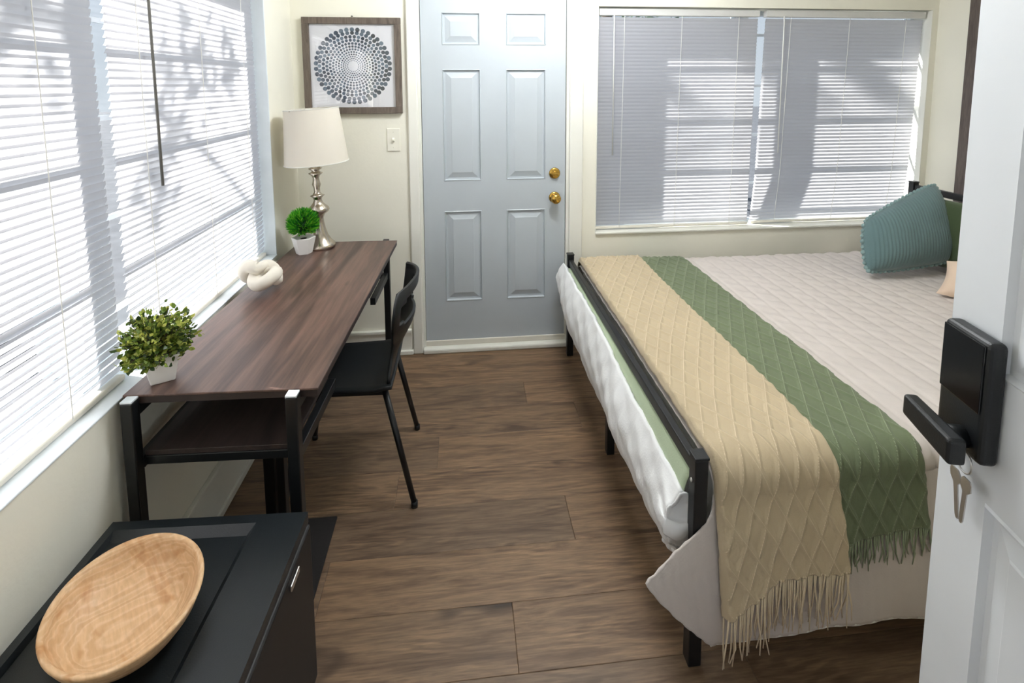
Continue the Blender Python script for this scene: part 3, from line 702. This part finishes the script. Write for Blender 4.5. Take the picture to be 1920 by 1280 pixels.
S_TOP0 = .16 + RC * math.pi / 2; S_TOP1 = S_TOP0 + (YFE - YNE - 2 * RC); S_NEAR = S_TOP1 + RC * math.pi / 2
def quilt_pt(u, v):
    x = .640 + (2.655 - .640) * u; s = .02 + (S_NEAR - .02) * v; y, z, ny, nz = profile(s)
    h = quilt_relief(x, y) + .004
    e = sstep(.64, .68, x) * sstep(2.655, 2.60, x)
    return (x, y + ny * h, z + nz * h - .02 * (1 - e))
MB().grid(quilt_pt, 252, 130).build('top_panel', 'quilt', QT, True, solid=.004)
def near_drape(u, v):
    zt = ZQ - RC; zb = .112 + .012 * math.sin(u * 9) - .01 * u
    z = zt + (zb - zt) * v
    xl = interp(z, [(.09, .655), (.115, .615), (.20, .535), (.295, .448), (.312, .440), (.325, .462), (.37, .535), (.41, .605), (.44, .635), (.52, .645)])
    x = xl + (2.655 - xl) * (u ** 1.0)
    s = zt - z
    flare = sstep(.75, .45, x)
    y = YNE - .004 - .05 * sstep(0, .4, s) - flare * .03 * sstep(.05, .2, s) + .010 * hnoise(x * 7, z * 3) * sstep(0, .15, s)
    p = ((x + .28 * (z - .3) * flare) / .027) % 1
    y -= .004 + .006 * abs(math.sin(math.pi * p)) * sstep(0, .1, s) * (.35 + .65 * flare)
    return (x, y, z)
MB().grid(near_drape, 300, 44).build('near_drape', 'quilt', QT, True, solid=.005)
hem = [Vector(near_drape(k / 120, 1)) for k in range(121)]
MB().tube(hem, .0055, 6).build('hem_piping', 'whitecloth', QT, True)
def foot_roll(u, v):
    y = 1.180 + (2.76 - 1.180) * u
    zt = .482 + .053 * sstep(1.15, 2.3, y); zb = interp(y, [(1.18, .300), (1.25, .252), (1.35, .232), (1.45, .228), (1.7, .225), (2.1, .205), (2.5, .25), (2.7, .30), (2.76, .36)])
    a = v; bulge = math.sin(math.pi * min(1, a * 1.05)) ** .7 if a < .95 else math.sin(math.pi * .9975) ** .7
    far = sstep(2.68, 2.76, y) ; near = sstep(1.24, 1.19, y)
    x = .585 - (.062 + .012 * hnoise(y * 5, 0)) * max(0, math.sin(math.pi * (.08 + .84 * a))) - .004 * hnoise(y * 17, a * 9)
    z = zt + (zb - zt) * a + .01 * hnoise(y * 3, 2) * a
    z += .010 * math.sin(30 * (a + y * 1.6)) * sstep(1.36, 1.2, y) * a * (1 - a) * 4
    q = ((y - .05) / .085) % 1; x -= .004 * (1 - abs(2 * q - 1) ** 5)
    return (x, y, z)
MB().grid(foot_roll, 150, 26).build('foot_overhang', 'quiltwhite', QT, True, solid=.012)
MB().grid(lambda u, v: (.592 - .030 * math.sin(math.pi * (.1 + .8 * v)) - .006 * hnoise(u * 6, v * 4), 1.185 + .10 * u, interp(u, [(0, .335), (1, .265)]) - .075 * v * (1 - .3 * u)), 14, 10).build('hanging_corner', 'quiltwhite', QT, True, solid=.006)
def end_fold(u, v):
    p = Vector(foot_roll(0, .04 + .95 * v)); q = Vector((.604, 1.1795, p.z - .035 * v - .012 * math.sin(math.pi * v)))
    r = p.lerp(q, u); return (r.x, r.y + .012 * math.sin(math.pi * u) * math.sin(9 * v), r.z + .008 * math.sin(7 * u + 5 * v) * u)
MB().grid(end_fold, 14, 20).build('end_fold', 'quiltwhite', QT, True, solid=.004)
gsh = tag(MB().grid(lambda u, v: (.5945 - .004 * math.sin(math.pi * v) - .022 * v, 1.185 + 1.5 * u, .532 - (.052 * (1 - sstep(1.1, 2.4, 1.185 + 1.5 * u)) + .012) * v), 60, 6).build('bed_sheet', 'greensheet', smooth=True, solid=.003), 'pale green sheet edge showing just below the foot rail', 'sheet')

# ---- knitted throws
def throw(name, label, mat, xa, xb, lift, hem_fn, s0, cw, ch, phase, fr_len, nu, nv, near_off=.0):
    t = thing(name, label, 'throw', ((xa + xb) / 2, 1.94, .56), group='knitted throws across the bed')
    def ridge(d, w): return max(0, 1 - (d / w) ** 2) ** 1.0 if d < w else 0
    def base(u, v, raise_=0.0):
        x = xa + (xb - xa) * u
        smax = S_NEAR + hem_fn(u); s = s0 + (smax - s0) * v
        y, z, ny, nz = profile(s)
        drop = max(0, s - S_NEAR)
        # cable lattice
        rw = (S_NEAR + hem_fn(.5) - s0) / ch; wu = u * (xb - xa) / cw
        a = v * rw + wu - phase; b = v * rw - wu - phase
        da = abs(a - round(a)) * cw * .9; db = abs(b - round(b)) * cw * .9
        raise_ += .0045 * max(ridge(da, .0075), ridge(db, .0075))
        soft = .004 * hnoise(x * 9, s * 7, phase) + .010 * sstep(0, .2, drop) * hnoise(x * 14, s * 2.0, phase + 1)
        off = .0135 + lift + .004 * hnoise(x * 2.2, y * 2.6, .6) + soft * .6 + raise_
        edge = min(u, 1 - u); off -= (lift * .9 + .004) * (1 - sstep(0, .03, edge))
        if ny < -.5: off += near_off * sstep(0, .12, drop)
        return (x, y + ny * off, z + nz * off), drop
    MB().grid(lambda u, v: base(u, v)[0], nu, nv).build('knit_panel', mat, t, True, solid=.003)
    cb = MB(); slen = S_NEAR + hem_fn(.5) - s0; rows = slen / ch
    for sg in (1, -1):
        k = -int(rows) - 2
        while k < rows + (xb - xa) / cw + 2:
            run = []
            for i in range(121):
                u = i / 120 * .98 + .01; vv = (k + phase - sg * u * (xb - xa) / cw * 1.0) / rows if sg > 0 else (k + phase + u * (xb - xa) / cw - 2 * 0) / rows
                if .003 < vv < .997: run.append(base(u, vv, .0008)[0])
                elif len(run) > 1: cb.tube(run, .0024, 5); run = []
                else: run = []
            if len(run) > 1: cb.tube(run, .0024, 5)
            k += 1
    tag(cb.build('cable_stitches', mat + 'yarn', t, True), kind='stuff')
    fr = MB(); n = int((xb - xa) / .0052)
    for k in range(n):
        u = (k + .5) / n; p = Vector(base(u, 1)[0]); L = fr_len * random.uniform(.8, 1.12)
        w1 = random.gauss(0, .006); w2 = random.gauss(0, .010); dy = random.uniform(-.010, .006)
        fr.tube([p + Vector((0, 0, .006)), p + Vector((w1 * .4, dy * .4, -L * .33)), p + Vector((w1, dy, -L * .66)), p + Vector((w1 + w2 * .6, dy * 1.2, -L))], [.0026, .0023, .0020, .0014], 5)
    tag(fr.build('fringe', mat + 'yarn', t, True), kind='stuff')
    return t
throw('knitted_throw', 'sage green diamond-knit throw partly under the cream one', 'green', .80, 1.245, .007, lambda u: .155 + .012 * math.sin(u * 5), .10, .058, .108, .35, .085, 130, 480, near_off=.008)
throw('knitted_throw', 'cream diamond-knit throw nearest the foot rail, fringe hanging low', 'cream', .642, .985, .020, lambda u: interp(u, [(0, .300), (.18, .255), (.40, .215), (.7, .203), (.9, .208), (1, .200)]), .09, .058, .108, 0.0, .135, 104, 500, near_off=.022)

# ---- pillows
def pillow(name, label, mat, Cn, thick, rib=0, trim=None, cat='pillow'):
    """Cn: corners A (upper left), B (upper right), Cc (lower right), D (lower left)"""
    A_, B_, C_, D_ = [Vector(c) for c in Cn]; nrm = ((B_ - A_) + (C_ - D_)).cross((A_ - D_) + (B_ - C_)).normalized()
    if nrm.y > 0: nrm = -nrm
    t = thing(name, label, cat, tuple((C_ + D_) / 2))
    def pt(u, v, side):
        p = (D_ * (1 - u) + C_ * u) * (1 - v) + (A_ * (1 - u) + B_ * u) * v
        c = (A_ + B_ + C_ + D_) / 4; a, b = 2 * u - 1, 2 * v - 1
        pinch = .05 * (abs(a) ** 2 * (1 - abs(b) ** 2) + abs(b) ** 2 * (1 - abs(a) ** 2)) * (-.8 if trim else 1) + (.06 * (abs(a * b)) ** 4 if trim else 0); p = p + (c - p) * pinch
        th = thick * ((1 - abs(a) ** 2.6) * (1 - abs(b) ** 2.6)) ** .55
        if rib: th += .0035 * abs(math.sin(math.pi * u * rib)) * (1 - max(abs(a), abs(b)) ** 8)
        th += .004 * hnoise(u * 7, v * 7) * (1 - abs(a)) * (1 - abs(b))
        return p + nrm * th * side
    nu = max(40, rib * 5)
    front = MB().grid(lambda u, v: pt(u, v, 1), nu, 40).grid(lambda u, v: pt(1 - u, v, .9 if side_ok else .9 * -1) if False else pt(1 - u, v, -.9), nu, 40)
    front.build('cover', mat, t, True)
    if trim:
        e = [pt(k / 20, 0, .05) for k in range(20)] + [pt(1, k / 16, .05) for k in range(16)] + [pt(1 - k / 20, 1, .05) for k in range(20)] + [pt(0, 1 - k / 10, .05) for k in range(10)]
        pm_ = MB()
        for q in e:
            r = random.uniform(.0095, .0125)
            pm_.lathe([(r * math.sin(math.pi * j / 5) + .0002, -r * math.cos(math.pi * j / 5)) for j in range(6)], 7, q)
        pm_.build('pompom_trim', trim, t, True)
    return t
side_ok = True
pillow('throw_pillow', 'teal corduroy cushion with bobble trim, at the back of the bed', 'teal', [(2.085, 2.385, .838), (2.540, 2.435, 1.022), (2.545, 2.29, .640), (2.015, 2.262, .602)], .09, 30, 'tealpom', 'cushion')
pillow('bed_pillow', 'olive green pillow behind the teal cushion, against the headboard', 'darkgreen', [(2.50, 2.50, .945), (2.66, 2.02, .945), (2.62, 1.96, .585), (2.44, 2.50, .585)], .06)
pillow('bed_pillow', 'white pillow edge showing above the olive pillow at the headboard', 'whitecloth', [(2.60, 2.62, .925), (2.668, 1.95, .935), (2.655, 1.92, .60), (2.58, 2.62, .60)], .03)
pillow('bed_pillow', 'blush pink pillow right of the teal cushion, beside the open door', 'peach', [(2.28, 2.10, .715), (2.56, 1.62, .83), (2.44, 1.45, .60), (2.17, 2.035, .588)], .075)

# ================================================================ KEYS on the lock
a0 = lambda s, off, z: HINGE + dd * (OW - s) + Vector((-math.cos(A), math.sin(A), 0)) * off + Vector((0, 0, z - .012))
KY = thing('key_ring', 'steel keys hanging from the black lock on the open white door', 'keys', a0(.085, .02, .82))
rc = a0(.086, .022, .925)
MB().tube([rc + dd * (.016 * math.cos(q)) + Vector((0, 0, .018 * math.sin(q))) for q in [2 * math.pi * k / 24 for k in range(24)]], .0016, 6, closed=True).build('split_ring', 'keysteel', KY, True)
for s_, ang, mt in ((.074, -.16, 'keysteel'), (.100, .06, 'keysteel')):
    k = MB(); c = a0(s_, .026, .905); ax = (Vector((0, 0, -1)) + dd * ang).normalized(); sd = dd
    nn = ax.cross(sd).normalized()
    for i, (ln, wd) in enumerate(((0, .007), (.006, .011), (.018, .011), (.024, .006), (.026, .0045), (.078, .004), (.083, .0015))):
        p = c + ax * ln; k.v += [tuple(p + sd * wd + nn * .001), tuple(p - sd * wd + nn * .001), tuple(p - sd * wd - nn * .001), tuple(p + sd * wd - nn * .001)]
        if i:
            b = (i - 1) * 4
            for q in range(4): k.f.append((b + q, b + (q + 1) % 4, b + 4 + (q + 1) % 4, b + 4 + q))
    k.f += [(3, 2, 1, 0), (24, 25, 26, 27)]
    k.build('key', mt, KY)

# ================================================================ ADDED FILL LIGHT (unseen, above the frame, brightens the room)
CLX, CLY = .5, 1.9
CL = thing('added_fill_light', 'unseen drum-shaped fill light added under the ceiling to brighten the room', 'lamp', (CLX, CLY, ZC - .17))
MB().lathe([(.07, ZC - .001), (.075, ZC - .02), (.02, ZC - .026), (.02, ZC - .04), (.20, ZC - .041), (.20, ZC - .046)], 40, (CLX, CLY, 0)).build('mount', 'steel', CL, True)
MB().lathe([(.20, ZC - .165), (.20, ZC - .0465)], 48, (CLX, CLY, 0), cap0=False, cap1=False).build('fill_drum', emit('fill_drum_glow', (246, 250, 255), FILL_GLOW), CL, True)
MB().lathe([(.001, ZC - .172), (.19, ZC - .170), (.199, ZC - .1655)], 40, (CLX, CLY, 0), cap0=False).build('fill_bottom', emit('fill_bottom_glow', (246, 250, 255), FILL_GLOW * .3), CL, True)

# ================================================================ OUTSIDE
tag(MB().box(-40, 40, -40, 40, -.5, -.35).build('ground', 'grassm'), kind='structure')
def tree(label, base, h, blobs, lean=(0, 0), n=260, size=.085):
    o = thing('tree', label, 'tree', base); b = Vector(base)
    top = b + Vector((lean[0], lean[1], h))
    path = [b + (top - b) * (k / 8) + Vector((.06 * math.sin(k * 1.3), .06 * math.cos(k * 1.7), 0)) for k in range(9)]
    MB().tube(path, [.17 - .013 * k for k in range(9)], 12).build('trunk', 'bark', o, True)
    br = MB(); lv = MB()
    for c, r, n_ in blobs:
        c = Vector(c); st_ = path[5]; br.tube([st_, st_.lerp(c, .5) + Vector((0, 0, .1)), c], [.022, .012, .005], 6)
        for k in range(4):
            e = c + Vector((random.gauss(0, r * .6), random.gauss(0, r * .6), random.gauss(0, r * .5))); br.tube([c, e], [.005, .002], 5)
        for i in range(n_):
            d = Vector((random.gauss(0, 1), random.gauss(0, 1), random.gauss(0, .8))).normalized() * (r * random.random() ** .4); q = c + d
            e = Vector((random.gauss(0, 1), random.gauss(0, 1), random.gauss(-.3, .7))).normalized(); s_ = e.orthogonal().normalized(); L = size * random.uniform(.7, 1.3)
            lv.quad(q, q + e * L * .45 + s_ * L * .26, q + e * L, q + e * L * .45 - s_ * L * .26)
    br.build('branches', 'bark', o, True); tag(lv.build('foliage', 'treeleaf', o), kind='stuff')
    return o
def crown(p): return tuple(Vector(p) + SUN_DIR * ((p[0] + 4.5) / -SUN_DIR.x))      # where a bough stands between the sun and a spot on the house
boughs = [(crown((-.955, y, z)), r, n) for y, z, r, n in ((1.85, 1.60, .20, 150), (2.15, 1.63, .16, 90), (1.64, 1.25, .13, 90), (1.2, 1.74, .22, 170), (1.02, 1.92, .25, 180), (1.75, 1.97, .22, 70), (2.2, 1.93, .2, 60))]
boughs += [(crown((x, 2.88, z)), r, n) for x, z, r, n in ((1.0, 1.70, .12, 90), (1.95, 1.62, .10, 60), (2.45, 1.60, .12, 90), (2.75, 1.48, .08, 36), (2.1, 1.98, .15, 120), (1.3, 2.0, .15, 120))]
tree('leafy tree outside the left window', (-4.9, 4.3, -.35), 5.6, boughs, size=.065)
tree('shade tree outside the back window', (2.4, 8.5, -.35), 4.0, [((2.4, 8.3, 3.6), 1.1, 700), ((1.5, 8.0, 2.6), .9, 520), ((3.2, 8.8, 2.8), 1.0, 560), ((2.1, 8.2, 1.6), .7, 350)])
